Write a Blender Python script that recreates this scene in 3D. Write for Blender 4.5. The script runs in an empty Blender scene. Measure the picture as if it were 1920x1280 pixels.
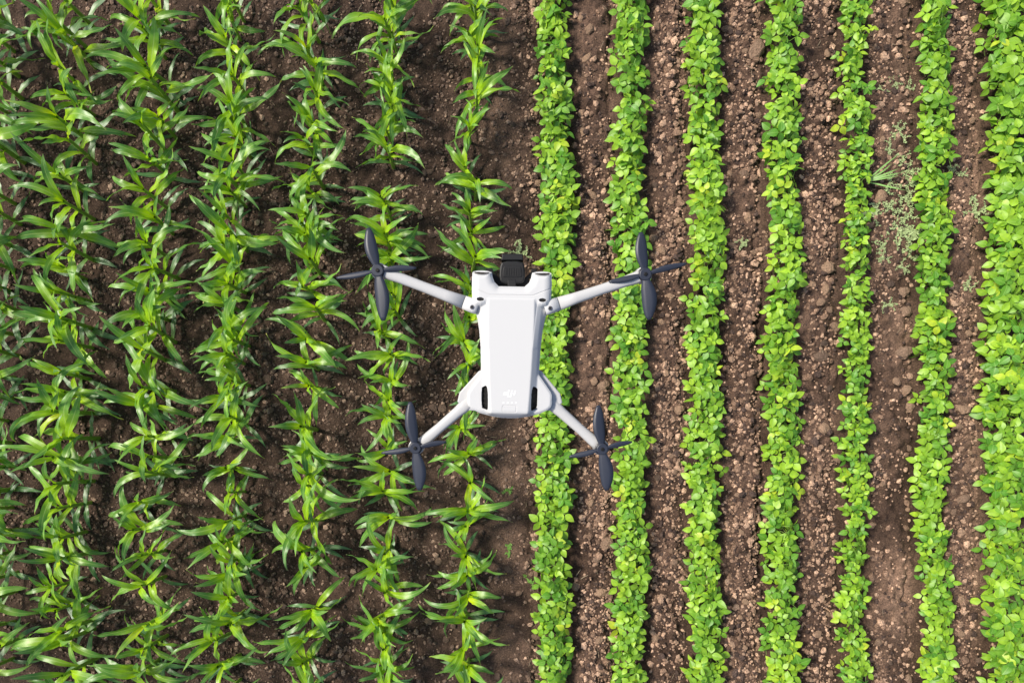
import bpy, bmesh, math, random
import numpy as np
from mathutils import Vector, Matrix

random.seed(11)
rng = np.random.default_rng(11)
PI = math.pi
C = bpy.context.scene.collection
scn = bpy.context.scene

# ------------------------------------------------------------------ camera, light, exposure
H = 6.2                     # camera height above the field (m)
F = 1280.0                  # focal length in photo pixels (24 mm on a 36 mm sensor)
NX, NY = 940.0, 870.0       # photo pixel straight below the camera
cam_d = bpy.data.cameras.new('camera')
cam_d.sensor_width = 36.0
cam_d.lens = 24.0
cam_d.shift_x = (960 - NX) / 1920
cam_d.shift_y = (NY - 640) / 1920
cam_d.clip_start = 0.02
cam_d.clip_end = 1000
cam = bpy.data.objects.new('camera', cam_d)
cam.location = (0, 0, H)
C.objects.link(cam)
scn.camera = cam

SUN_EL = math.radians(50)
sun_dir = Vector((-math.cos(SUN_EL) * 0.96, math.cos(SUN_EL) * 0.28, math.sin(SUN_EL))).normalized()
world = bpy.data.worlds.new('World')
scn.world = world
world.use_nodes = True
wn = world.node_tree
bg = wn.nodes['Background']
sky = wn.nodes.new('ShaderNodeTexSky')
sky.sky_type = 'NISHITA'
sky.sun_disc = False
sky.sun_elevation = SUN_EL
sky.sun_rotation = math.atan2(sun_dir.x, sun_dir.y)
sky.dust_density = 2.5
wn.links.new(sky.outputs[0], bg.inputs[0])
bg.inputs[1].default_value = 0.12
sl = bpy.data.lights.new('sun', 'SUN')
sl.energy = 3.8
sl.angle = math.radians(10.0)
sl.color = (1.0, 0.93, 0.82)
sun = bpy.data.objects.new('sun', sl)
sun.rotation_euler = (-sun_dir).to_track_quat('-Z', 'Y').to_euler()
sun.location = (-5, 2, 9)
C.objects.link(sun)
scn.view_settings.view_transform = 'Standard'
scn.view_settings.look = 'None'
scn.view_settings.exposure = 0.36
scn.view_settings.gamma = 1.0
scn.view_settings.use_curve_mapping = False
scn.render.engine = 'CYCLES'
scn.cycles.max_bounces = 6
scn.cycles.transparent_max_bounces = 6

# ------------------------------------------------------------------ helpers
def wx(px, z=0.0):
    return (px - NX) / F * (H - z)
def wy(py, z=0.0):
    return (NY - py) / F * (H - z)

def mesh_obj(name, verts, faces, mat=None, parent=None, smooth=True, uvs=None):
    me = bpy.data.meshes.new(name)
    me.from_pydata([tuple(v) for v in verts], [], [tuple(f) for f in faces])
    if smooth:
        me.polygons.foreach_set('use_smooth', [True] * len(me.polygons))
    if uvs is not None:
        ul = me.uv_layers.new(name='UVMap')
        li = np.zeros(len(me.loops), dtype=np.int32)
        me.loops.foreach_get('vertex_index', li)
        ul.data.foreach_set('uv', np.asarray(uvs, dtype=np.float32)[li].ravel())
    if mat:
        me.materials.append(mat)
    me.update()
    return link(name, me, parent)

def link(name, me, parent=None):
    o = bpy.data.objects.new(name, me)
    C.objects.link(o)
    if parent is not None:
        o.parent = parent
    return o

def np_mesh(name, V, Fq, mat=None, smooth=True, cols=None):
    """quick mesh from numpy arrays (faces all with the same corner count)"""
    me = bpy.data.meshes.new(name)
    k = Fq.shape[1]
    me.vertices.add(len(V))
    me.vertices.foreach_set('co', np.asarray(V, dtype=np.float32).ravel())
    me.loops.add(Fq.size)
    me.loops.foreach_set('vertex_index', Fq.astype(np.int32).ravel())
    me.polygons.add(len(Fq))
    me.polygons.foreach_set('loop_start', np.arange(0, Fq.size, k, dtype=np.int32))
    me.update(calc_edges=True)
    me.polygons.foreach_set('use_smooth', np.full(len(Fq), smooth))
    if cols is not None:
        a = me.color_attributes.new('tone', 'FLOAT_COLOR', 'POINT')
        c4 = np.ones((len(V), 4), dtype=np.float32)
        c4[:, :3] = cols
        a.data.foreach_set('color', c4.ravel())
    if mat:
        me.materials.append(mat)
    me.validate()
    me.update()
    return me

def tag(o, label=None, cat=None, group=None, kind=None):
    if label: o['label'] = label
    if cat: o['category'] = cat
    if group: o['group'] = group
    if kind: o['kind'] = kind
    return o

def empty(name, loc=(0, 0, 0), rz=0.0, scale=1.0):
    o = bpy.data.objects.new(name, None)
    o.empty_display_size = 0.05
    o.location = loc
    o.rotation_euler = (0, 0, rz)
    o.scale = (scale, scale, scale)
    C.objects.link(o)
    return o

ORD = ['zeroth', 'first', 'second', 'third', 'fourth', 'fifth', 'sixth', 'seventh', 'eighth', 'ninth', 'tenth', 'eleventh',
       'twelfth', 'thirteenth', 'fourteenth', 'fifteenth', 'sixteenth', 'seventeenth', 'eighteenth', 'nineteenth', 'twentieth']

# ------------------------------------------------------------------ materials
def new_mat(name):
    m = bpy.data.materials.new(name)
    m.use_nodes = True
    return m, m.node_tree, m.node_tree.nodes['Principled BSDF']

def simple(name, col, rough=0.5, spec=0.5, metal=0.0):
    m, nt, p = new_mat(name)
    p.inputs['Base Color'].default_value = (*col, 1)
    p.inputs['Roughness'].default_value = rough
    p.inputs['Specular IOR Level'].default_value = spec
    p.inputs['Metallic'].default_value = metal
    return m

def math_node(nt, op, a, b=None):
    n = nt.nodes.new('ShaderNodeMath'); n.operation = op
    for i, v in enumerate((a, b)):
        if v is None: continue
        if isinstance(v, (int, float)): n.inputs[i].default_value = v
        else: nt.links.new(v, n.inputs[i])
    return n.outputs[0]

def ramp(nt, fac, stops):
    r = nt.nodes.new('ShaderNodeValToRGB')
    while len(r.color_ramp.elements) < len(stops):
        r.color_ramp.elements.new(0.5)
    for e, (p, c) in zip(r.color_ramp.elements, stops):
        e.position = p; e.color = (*c, 1)
    nt.links.new(fac, r.inputs[0])
    return r.outputs[0]

def mix(nt, fac, a, b, mode='MIX'):
    n = nt.nodes.new('ShaderNodeMix'); n.data_type = 'RGBA'; n.blend_type = mode
    for k, v in ((0, fac), (6, a), (7, b)):
        if isinstance(v, (int, float)): n.inputs[k].default_value = v
        elif isinstance(v, tuple): n.inputs[k].default_value = (*v, 1)
        else: nt.links.new(v, n.inputs[k])
    return n.outputs[2]

def noise(nt, scale, detail=3, vec=None, rough=0.55):
    n = nt.nodes.new('ShaderNodeTexNoise')
    n.inputs['Scale'].default_value = scale; n.inputs['Detail'].default_value = detail
    n.inputs['Roughness'].default_value = rough
    if vec is not None: nt.links.new(vec, n.inputs['Vector'])
    return n.outputs['Fac']

def leaf_material(name, stops_along, rnd_a, rnd_b, rib_col, rough, transl, tcol, veins):
    m, nt, p = new_mat(name)
    uv = nt.nodes.new('ShaderNodeUVMap'); uv.uv_map = 'UVMap'
    sep = nt.nodes.new('ShaderNodeSeparateXYZ'); nt.links.new(uv.outputs[0], sep.inputs[0])
    oi = nt.nodes.new('ShaderNodeObjectInfo')
    tc = nt.nodes.new('ShaderNodeTexCoord')
    base = ramp(nt, sep.outputs[0], stops_along)
    tint = ramp(nt, oi.outputs['Random'], [(0, rnd_a), (0.95, rnd_b), (1, (rnd_b[0] * 1.35, rnd_b[1] * 1.02, rnd_b[2]))])
    col = mix(nt, 1.0, base, tint, 'MULTIPLY')
    nz = noise(nt, 22 if veins == 'net' else 9, 3, tc.outputs['Object'])
    col = mix(nt, 1.0, col, ramp(nt, nz, [(0.3, (0.72, 0.78, 0.7)), (0.7, (1.2, 1.15, 1.2))]), 'MULTIPLY')
    vabs = math_node(nt, 'ABSOLUTE', sep.outputs[1])
    rib = math_node(nt, 'SUBTRACT', 1.0, math_node(nt, 'MULTIPLY', vabs, 12.0 if veins == 'net' else 7.0))
    rib = math_node(nt, 'MAXIMUM', rib, 0.0)
    if veins == 'net':
        ph = math_node(nt, 'ADD', math_node(nt, 'MULTIPLY', sep.outputs[0], 44.0), math_node(nt, 'MULTIPLY', vabs, -14.0))
    else:
        ph = math_node(nt, 'MULTIPLY', sep.outputs[1], 40.0)
    lines = math_node(nt, 'SINE', ph)
    lines = math_node(nt, 'MAXIMUM', math_node(nt, 'SUBTRACT', lines, 0.6), 0.0)
    lf = math_node(nt, 'ADD', math_node(nt, 'MULTIPLY', rib, 0.65), math_node(nt, 'MULTIPLY', lines, 0.35))
    lf = math_node(nt, 'MINIMUM', lf, 1.0)
    col = mix(nt, lf, col, rib_col)
    nt.links.new(col, p.inputs['Base Color'])
    p.inputs['Roughness'].default_value = rough
    p.inputs['Specular IOR Level'].default_value = 0.5 if veins == 'net' else 0.75
    b = nt.nodes.new('ShaderNodeBump'); b.inputs['Strength'].default_value = 0.25; b.inputs['Distance'].default_value = 0.004
    nt.links.new(math_node(nt, 'SUBTRACT', nz, math_node(nt, 'MULTIPLY', lf, 0.5)), b.inputs['Height'])
    nt.links.new(b.outputs[0], p.inputs['Normal'])
    t = nt.nodes.new('ShaderNodeBsdfTranslucent')
    nt.links.new(mix(nt, 1.0, col, tcol, 'MULTIPLY'), t.inputs['Color'])
    ms = nt.nodes.new('ShaderNodeMixShader'); ms.inputs[0].default_value = transl
    nt.links.new(p.outputs[0], ms.inputs[1]); nt.links.new(t.outputs[0], ms.inputs[2])
    nt.links.new(ms.outputs[0], nt.nodes['Material Output'].inputs['Surface'])
    return m

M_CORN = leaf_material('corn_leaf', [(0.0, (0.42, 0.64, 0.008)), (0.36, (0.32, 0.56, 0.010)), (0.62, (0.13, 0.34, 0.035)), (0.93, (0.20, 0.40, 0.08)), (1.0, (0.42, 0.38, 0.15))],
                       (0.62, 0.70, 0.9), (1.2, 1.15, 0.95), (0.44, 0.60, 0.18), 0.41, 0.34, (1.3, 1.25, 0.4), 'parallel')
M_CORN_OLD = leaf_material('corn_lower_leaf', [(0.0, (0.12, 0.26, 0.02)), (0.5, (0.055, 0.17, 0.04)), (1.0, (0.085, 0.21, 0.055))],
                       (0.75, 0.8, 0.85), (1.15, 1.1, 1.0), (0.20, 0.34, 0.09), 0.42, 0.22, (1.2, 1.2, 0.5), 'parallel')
M_BEAN = leaf_material('bean_leaf', [(0.0, (0.22, 0.47, 0.018)), (1.0, (0.28, 0.52, 0.034))],
                       (0.38, 0.58, 0.9), (1.45, 1.2, 1.4), (0.34, 0.52, 0.14), 0.45, 0.28, (1.3, 1.2, 0.5), 'net')
M_STALK = simple('stalk', (0.22, 0.36, 0.04), 0.45)
M_BSTEM = simple('bean_stem', (0.16, 0.24, 0.05), 0.6)

# bean field starts here (the two halves of the field have soil of a different colour)
XB = wx(985)

def soil_material(name, attr):
    m, nt, p = new_mat(name)
    a = nt.nodes.new('ShaderNodeAttribute'); a.attribute_name = attr
    g = nt.nodes.new('ShaderNodeNewGeometry')
    n1 = noise(nt, 80, 4, g.outputs['Position'], 0.7)
    n2 = noise(nt, 9, 4, g.outputs['Position'])
    n3 = noise(nt, 300, 2, g.outputs['Position'], 0.7)
    col = mix(nt, 1.0, a.outputs['Color'], ramp(nt, n1, [(0.32, (0.38, 0.36, 0.36)), (0.50, (0.92, 0.92, 0.92)), (0.70, (1.8, 1.72, 1.6))]), 'MULTIPLY')
    col = mix(nt, 1.0, col, ramp(nt, n2, [(0.3, (0.75, 0.73, 0.72)), (0.7, (1.25, 1.22, 1.2))]), 'MULTIPLY')
    nt.links.new(col, p.inputs['Base Color'])
    p.inputs['Roughness'].default_value = 0.95
    p.inputs['Specular IOR Level'].default_value = 0.15
    b = nt.nodes.new('ShaderNodeBump'); b.inputs['Strength'].default_value = 0.9; b.inputs['Distance'].default_value = 0.012
    nt.links.new(math_node(nt, 'ADD', n1, math_node(nt, 'MULTIPLY', n3, 0.4)), b.inputs['Height'])
    nt.links.new(b.outputs[0], p.inputs['Normal'])
    return m
M_SOIL = soil_material('soil', 'tone')

# ------------------------------------------------------------------ the ground
# photo columns of the row centres (at canopy height) and the half widths of the bean rows
CORN_TOP_X = [-42, 113, 272, 425, 576, 725, 880]
BEAN_X = [1041, 1185, 1323, 1468, 1607, 1754, 1895]
BEAN_HALF = [38, 37, 38, 38, 30, 34, 49]
row_x = [wx(p, 0.42) for p in CORN_TOP_X] + [wx(p, 0.17) for p in BEAN_X]
row_half = [0.06] * 7 + [h / F * 6.0 for h in BEAN_HALF]

def smooth_noise(ny, nx, cell, step, seed):
    r = np.random.default_rng(seed)
    f = np.fft.rfft2(r.standard_normal((ny, nx)))
    ky = np.fft.fftfreq(ny)[:, None]; kx = np.fft.rfftfreq(nx)[None, :]
    s = cell / step
    f *= np.exp(-2 * (PI * s * 0.5) ** 2 * (kx ** 2 + ky ** 2))
    a = np.fft.irfft2(f, s=(ny, nx))
    return a / a.std()

STEP = 0.0155
GX0, GX1, GY0, GY1 = -5.3, 5.4, -2.65, 4.85
gx = np.arange(GX0, GX1 + STEP, STEP); gy = np.arange(GY0, GY1 + STEP, STEP)
nxg, nyg = len(gx), len(gy)
XX, YY = np.meshgrid(gx, gy)

def furrow_phase(x):
    """0 at the right edge of the row on the left, 1 at the left edge of the row on the right; -1 under a row"""
    ph = np.full(x.shape, -1.0)
    for i in range(len(row_x) - 1):
        a = row_x[i] + row_half[i] * 0.8; b = row_x[i + 1] - row_half[i + 1] * 0.8
        mk = (x > a) & (x < b)
        ph[mk] = (x[mk] - a) / (b - a)
    return ph
def beanside(x):
    t = np.clip((x - XB + 0.25) / 0.5, 0, 1)
    return t * t * (3 - 2 * t)

ph = furrow_phase(XX)
n_big = smooth_noise(nyg, nxg, 0.45, STEP, 1)
n_mid = smooth_noise(nyg, nxg, 0.12, STEP, 2)
n_small = smooth_noise(nyg, nxg, 0.045, STEP, 3)
n_fine = smooth_noise(nyg, nxg, 0.022, STEP, 4)
Z = 0.010 * n_big + 0.007 * n_mid
rough = np.where(ph >= 0, 0.35 + 0.65 * np.clip((ph - 0.22) * 6, 0, 1), 0.5)
rough = rough * (0.75 + 0.25 * beanside(XX))
rough = rough * (1 - 0.6 * np.exp(-((XX - wx(950)) / 0.24) ** 2))
Z += rough * (0.0055 * n_small + 0.004 * n_fine + 0.007 * np.maximum(n_small, 0) ** 1.3)
hump = np.where(ph >= 0, np.sin(np.clip(ph, 0, 1) * PI) ** 0.8, 0)
Z += hump * (0.012 + 0.026 * beanside(XX))
# cracked lip left of the bean rows
lip = np.exp(-((ph - 0.90 - 0.03 * n_mid) / 0.035) ** 2) * (ph > 0.6) * beanside(XX)
Z -= 0.030 * lip * np.clip(0.5 + 0.6 * n_big, 0, 1.2)
crev = np.exp(-((XX - wx(1421) - 0.02 * n_mid - 0.01 * n_small) / 0.022) ** 2) * np.clip((0.55 - n_big) , 0, 1) * (YY < wy(300)) * (YY > wy(1100))
Z -= 0.07 * crev
Z += 0.03 * np.exp(-((XX - wx(1404) - 0.02 * n_mid) / 0.04) ** 2) * np.clip((0.55 - n_big), 0, 1) * (YY < wy(300)) * (YY > wy(1100))
edge = np.minimum(np.minimum(XX - GX0, gx[-1] - XX), np.minimum(YY - GY0, gy[-1] - YY))
Z *= np.clip(edge / 0.3, 0, 1)

def ground_z(x, y):
    i = np.clip(((np.asarray(y) - GY0) / STEP).astype(int), 0, nyg - 1)
    j = np.clip(((np.asarray(x) - GX0) / STEP).astype(int), 0, nxg - 1)
    return Z[i, j]

bs = beanside(XX)
c_corn = np.array([0.088, 0.059, 0.044]); c_bean = np.array([0.105, 0.068, 0.050])
dry = np.clip(0.5 + 0.35 * n_big + 0.25 * n_mid, 0, 1)
tone = c_corn * (1 - bs[..., None]) + c_bean * bs[..., None]
tone = tone * (0.7 + 0.6 * (dry * (0.4 + 0.6 * bs))[..., None])
# fine strip right of each row: plant shade painted into the soil colour
row_shade = np.where((ph >= 0), np.clip(1 - ph / 0.27, 0, 1), 0)
row_shade = np.where(ph < 0, 0.6, row_shade)  # same painted shade on the soil under the rows
tone *= (1 - 0.32 * row_shade * (0.35 + 0.65 * bs))[..., None]
# dry pale crust in the middle of the last wide furrows
for pxc, wd in ((1682, 0.17), (1822, 0.12), (950, 0.13)):
    amp_ = 0.45 if pxc == 950 else 1.0
    crust = np.exp(-((XX - wx(pxc)) / wd) ** 2) * np.clip(0.55 + 0.35 * n_big, 0, 1)
    tone += amp_ * crust[..., None] * np.array([0.13, 0.086, 0.058])
idx = np.arange(nxg * nyg).reshape(nyg, nxg)
Fq = np.stack([idx[:-1, :-1], idx[:-1, 1:], idx[1:, 1:], idx[1:, :-1]], -1).reshape(-1, 4)
V = np.stack([XX, YY, Z], -1).reshape(-1, 3)
# the field goes on to the horizon
B = 400.0
xe, ye = gx[-1], gy[-1]
ring = np.array([[-B, -B, 0], [B, -B, 0], [B, GY0, 0], [-B, GY0, 0], [-B, ye, 0], [B, ye, 0], [B, B, 0], [-B, B, 0],
                 [GX0, GY0, 0], [GX0, ye, 0], [xe, GY0, 0], [xe, ye, 0]], float)
n0 = len(V)
rf = np.array([[0, 1, 2, 3], [4, 5, 6, 7], [3, 8, 9, 4], [10, 2, 5, 11]]) + n0
V = np.vstack([V, ring]); Fq = np.vstack([Fq, rf])
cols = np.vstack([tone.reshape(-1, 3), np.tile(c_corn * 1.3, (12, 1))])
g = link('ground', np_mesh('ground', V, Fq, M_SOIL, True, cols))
g['kind'] = 'structure'

# ------------------------------------------------------------------ clods and gravel
def ico(sub, seed, squash=0.62, jag=0.28):
    bm = bmesh.new()
    bmesh.ops.create_icosphere(bm, subdivisions=sub, radius=1.0)
    r = random.Random(seed)
    for v in bm.verts:
        k = 1 + r.uniform(-jag, jag)
        v.co = Vector((v.co.x * k, v.co.y * k, v.co.z * k * squash))
    vs = np.array([v.co[:] for v in bm.verts]); fs = np.array([[v.index for v in f.verts] for f in bm.faces])
    bm.free()
    return vs, fs

def clod_tone(x, r):
    b = beanside(x)[:, None]
    pale = np.array([0.55, 0.375, 0.265]); mid_ = np.array([0.28, 0.185, 0.13]); dk = np.array([0.085, 0.06, 0.05])
    cornp = np.array([0.33, 0.235, 0.175]); cornd = np.array([0.135, 0.096, 0.075])
    u = r.random((len(x), 1)); w = r.random((len(x), 1))
    tb = np.where(u < 0.34, pale * (0.65 + 0.6 * w), np.where(u < 0.72, mid_ * (0.75 + 0.5 * w), dk * (0.8 + 0.5 * w)))
    tc_ = np.where(u < 0.22, cornp * (0.8 + 0.5 * w), cornd * (0.7 + 0.8 * w))
    return tc_ * (1 - b) + tb * b

def scatter(n, density):
    x = rng.uniform(GX0 + 0.2, GX1 - 0.2, n); y = rng.uniform(GY0 + 0.1, GY1 - 0.1, n)
    keep = rng.random(n) < density(x, y)
    return x[keep], y[keep]

nb = smooth_noise(nyg, nxg, 0.35, STEP, 9)
def dens(x, y):
    p = furrow_phase(x)
    b = beanside(x)
    pb = np.where(p < 0, 0.15, np.clip((p - 0.10) * 5, 0.10, 1.0))
    pc = np.where(p < 0, 0.4, 0.62)
    i = np.clip(((y - GY0) / STEP).astype(int), 0, nyg - 1); j = np.clip(((x - GX0) / STEP).astype(int), 0, nxg - 1)
    patch = np.clip(0.75 + 0.35 * nb[i, j], 0.15, 1)
    crust = np.exp(-((x - wx(1682)) / 0.16) ** 2) * 0.72 + np.exp(-((x - wx(1822)) / 0.10) ** 2) * 0.45
    fine = 0.45 * np.exp(-((x - wx(945)) / 0.28) ** 2) + 0.3 * np.exp(-((x - wx(800)) / 0.12) ** 2)
    return np.clip((pb * b + pc * (1 - b)) * patch * (1 - crust) * (1 - fine), 0, 1)
x, y = scatter(200000, dens)
n = len(x)
rad = np.clip(rng.lognormal(math.log(0.0086), 0.52, n), 0.0040, 0.030)
rad *= np.where(beanside(x) > 0.5, 1.06, 0.92)
bases = [ico(1, s, 0.7, 0.36)[0] for s in range(8)]
f0 = ico(1, 0)[1]
Bs = np.array(bases)[rng.integers(0, 8, n)]
ang = rng.uniform(0, 2 * PI, n); ca, sa = np.cos(ang), np.sin(ang)
asp = rng.uniform(0.7, 1.35, n)
P = Bs * rad[:, None, None]
P[:, :, 0] *= asp[:, None]
Q = P.copy()
Q[:, :, 0] = P[:, :, 0] * ca[:, None] - P[:, :, 1] * sa[:, None] + x[:, None]
Q[:, :, 1] = P[:, :, 0] * sa[:, None] + P[:, :, 1] * ca[:, None] + y[:, None]
Q[:, :, 2] = P[:, :, 2] + (ground_z(x, y) + rad * 0.25)[:, None]
FF = (f0[None] + (np.arange(n) * 12)[:, None, None]).reshape(-1, 3)
ct = np.repeat(clod_tone(x, rng), 12, axis=0)
gv = link('gravel', np_mesh('gravel', Q.reshape(-1, 3), FF, M_SOIL, False, ct))
gv['kind'] = 'stuff'
print('gravel pieces', n)

# single clods and stones large enough to point at
def stone_mat(name, col):
    m, nt, p = new_mat(name)
    tc = nt.nodes.new('ShaderNodeTexCoord')
    oi = nt.nodes.new('ShaderNodeObjectInfo')
    n1 = noise(nt, 3.2, 5, tc.outputs['Object'], 0.65)
    c = mix(nt, 1.0, col, ramp(nt, n1, [(0.3, (0.6, 0.58, 0.56)), (0.7, (1.3, 1.28, 1.25))]), 'MULTIPLY')
    c = mix(nt, 1.0, c, ramp(nt, oi.outputs['Random'], [(0, (0.72, 0.72, 0.74)), (1, (1.2, 1.17, 1.12))]), 'MULTIPLY')
    nt.links.new(c, p.inputs['Base Color'])
    p.inputs['Roughness'].default_value = 0.93
    p.inputs['Specular IOR Level'].default_value = 0.15
    b = nt.nodes.new('ShaderNodeBump'); b.inputs['Strength'].default_value = 0.7; b.inputs['Distance'].default_value = 0.15
    nt.links.new(n1, b.inputs['Height']); nt.links.new(b.outputs[0], p.inputs['Normal'])
    return m
M_ST_TAN = stone_mat('tan_clod', (0.44, 0.30, 0.21))
M_ST_BROWN = stone_mat('brown_clod', (0.19, 0.135, 0.105))
def clod_mesh(i, mat):
    vs, fs = ico(2, 40 + i, 0.6, 0.19)
    me = np_mesh('clod', vs, fs, mat, False)
    return me
CL_T = [clod_mesh(i, M_ST_TAN) for i in range(8)]
CL_B = [clod_mesh(i + 8, M_ST_BROWN) for i in range(8)]

def add_clod(x, y, r, tan, label, asp=1.0, rz=None, name='soil_clod', cat='clod'):
    o = link(name, random.choice(CL_T if tan else CL_B))
    o.scale = (r * asp, r / asp ** 0.5, r * random.uniform(0.75, 1.0))
    o.rotation_euler = (random.uniform(-0.2, 0.2), random.uniform(-0.2, 0.2), random.uniform(0, 6.28) if rz is None else rz)
    o.location = (x, y, float(ground_z(x, y)) + r * 0.22)
    tag(o, label, cat, 'single clods lying between the rows')
    return o

CORN_ROWN = ['cut-off corn row at the left border', 'second corn row from the left border', 'third corn row from the left border',
             'fourth corn row from the left border', 'third corn row left of the beans', 'second corn row left of the beans',
             'corn row nearest the beans']
BEAN_ROWN = ['bean row nearest the corn', 'second bean row from the corn', 'third bean row from the corn', 'middle bean row',
             'thin fifth bean row from the corn', 'second to last bean row', 'broad bean row at the right border']
FUR = ['beside the border corn row', 'between the second and third corn rows', 'between the third and fourth corn rows',
       'between the fourth and fifth corn rows', 'between the fifth and sixth corn rows', 'between the last two corn rows',
       'between corn and beans', 'between bean rows one and two', 'between bean rows two and three', 'between bean rows three and four',
       'between bean rows four and five', 'between bean rows five and six', 'between bean rows six and seven']
def sec(py):
    return 'near the top edge' if py < 320 else 'in the upper middle' if py < 640 else 'in the lower middle' if py < 960 else 'near the bottom edge'

named = [
    (1417, 97, 17, True, 'largest tan stone, pointed, against the middle bean row near the top edge', 1.25, 1.2),
    (1104, 62, 9, True, 'pale upright stone between bean rows one and two near the top edge', 1.1, 1.2),
    (1100, 115, 8, True, 'oblong tan stone below the pale upright one, between bean rows one and two', 1.3, 0.8),
    (1390, 333, 9, True, 'round tan stone between bean rows three and four in the upper middle', 1.0, 0),
    (1690, 8, 10, True, 'tan stone at the top edge between bean rows five and six', 1.1, 0),
    (1650, 370, 11, True, 'upright tan stone beside the pale weeds right of the thin bean row', 1.3, 1.3),
    (1691, 548, 10, True, 'bright tan stone below the pale weeds, between bean rows five and six', 1.1, 0.2),
    (1694, 585, 11, True, 'rough brown stone under the bright tan one, between bean rows five and six', 1.0, 0.6),
    (1547, 505, 12, True, 'broad flat clod between bean rows four and five at mid height', 1.05, 0.1),
    (1543, 545, 9, True, 'tall clod below the broad flat clod, between bean rows four and five', 1.2, 1.4),
    (1535, 668, 12, False, 'brown flat clod between bean rows four and five in the lower middle', 1.2, 0.0),
    (1565, 612, 9, True, 'pale round stone between bean rows four and five in the lower middle', 1.0, 0.0),
    (1538, 803, 10, True, 'grey tan rounded stone between bean rows four and five in the lower middle', 1.0, 0.0),
    (1689, 662, 13, True, 'big tan stone between bean rows five and six in the lower middle', 1.15, 0.2),
    (1704, 763, 10, True, 'squarish tan stone touching the second to last bean row', 1.2, 1.4),
    (1695, 732, 9, True, 'tan stone just above the squarish one beside the second to last bean row', 1.1, 1.0),
    (1673, 717, 8, True, 'small bright stone in the lower middle between bean rows five and six', 1.0, 0.4),
    (1799, 767, 11, True, 'flat slanting stone between the last two bean rows', 1.4, -0.3),
    (1801, 934, 10, True, 'tan slanting stone between the last two bean rows above the bottom', 1.3, 0.5),
    (1849, 1149, 8, True, 'orange tan oval stone touching the broad right bean row', 1.2, 0.0),
    (1137, 1017, 12, True, 'pinkish tan stone between bean rows one and two below the rear propeller', 1.15, 0.9),
    (1126, 1109, 10, True, 'left of two tan stones side by side beside the second bean row', 1.2, 0.4),
    (1140, 1112, 9, True, 'right of two tan stones side by side beside the second bean row', 1.2, -1.1),
    (1079, 1098, 8, True, 'squarish tan stone beside the bean row nearest the corn', 1.0, 0.3),
    (1130, 724, 10, True, 'pale stone with a notch above the right rear propeller', 1.1, 0.3),
    (1112, 716, 7, True, 'small pale stone left of the notched stone above the right rear propeller', 1.1, 1.3),
    (1271, 768, 9, True, 'squarish orange stone between bean rows two and three in the lower middle', 1.0, 0.1),
    (1261, 1052, 9, True, 'pale tan stone between bean rows two and three near the bottom', 1.1, 0.1),
    (813, 763, 8, False, 'left of two brown stones beside the rear left drone arm', 1.0, 0.2),
    (830, 765, 8, False, 'right of two brown stones beside the rear left drone arm', 1.0, 0.7),
    (804, 1162, 8, True, 'pale square clod between the last two corn rows near the bottom edge', 1.0, 0.5),
    (822, 1051, 7, True, 'pointed pale clod between the last two corn rows above the square one', 1.2, 1.4),
    (106, 1069, 8, False, 'brown clod lying left in the gap near the bottom left corner', 1.3, 0.6),
    (505, 711, 9, False, 'brown blocky clod between the fourth and fifth corn rows', 1.0, 0.2),
    (548, 948, 7, False, 'squarish brown clod right of the fourth corn row', 1.0, 0.2),
    (474, 983, 8, False, 'upright brown clod right of the fourth corn row near the bottom', 1.1, 1.2),
    (1870, 1150, 6, True, 'small tan stone at the foot of the broad right bean row', 1.1, 0.1),
]
taken = []
for px, py, r, tan, lab, a, rz in named:
    add_clod(wx(px), wy(py), r * H / F, tan, lab, a, rz)
    taken.append((px, py))
# the rest of the 300 largest
cnt = len(named)
fill = []
tries = 0
while cnt < 300 and tries < 20000:
    tries += 1
    px = random.uniform(10, 1910); py = random.uniform(8, 1272)
    X, Y = wx(px), wy(py)
    p = float(furrow_phase(np.array([X]))[0])
    if p < 0.16: continue
    bside = X > XB
    if not bside and random.random() < 0.45: continue
    if any((px - a) ** 2 + (py - b_) ** 2 < 19 ** 2 for a, b_ in taken): continue
    k = sum(1 for v in row_x if v < X) - 1
    if k < 0 or k > 12: continue
    r = random.uniform(4.2, 7.5) * (1.0 if bside else 0.95)
    tan = bside and random.random() < 0.85
    o = add_clod(X, Y, r * H / F, tan, 'x', random.uniform(0.85, 1.4))
    fill.append((k, py, tan, o))
    taken.append((px, py)); cnt += 1

for k in range(13):
    for tan in (True, False):
        q = sorted([f for f in fill if f[0] == k and f[2] == tan], key=lambda f: f[1])
        for i, f in enumerate(q):
            e = f'{ORD[i + 1]} from the top edge' if i < len(q) / 2 else f'{ORD[len(q) - i]} from the bottom edge'
            f[3]['label'] = f"big {'tan' if tan else 'brown'} clod {FUR[k]}, {e[:-5]}"

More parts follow.
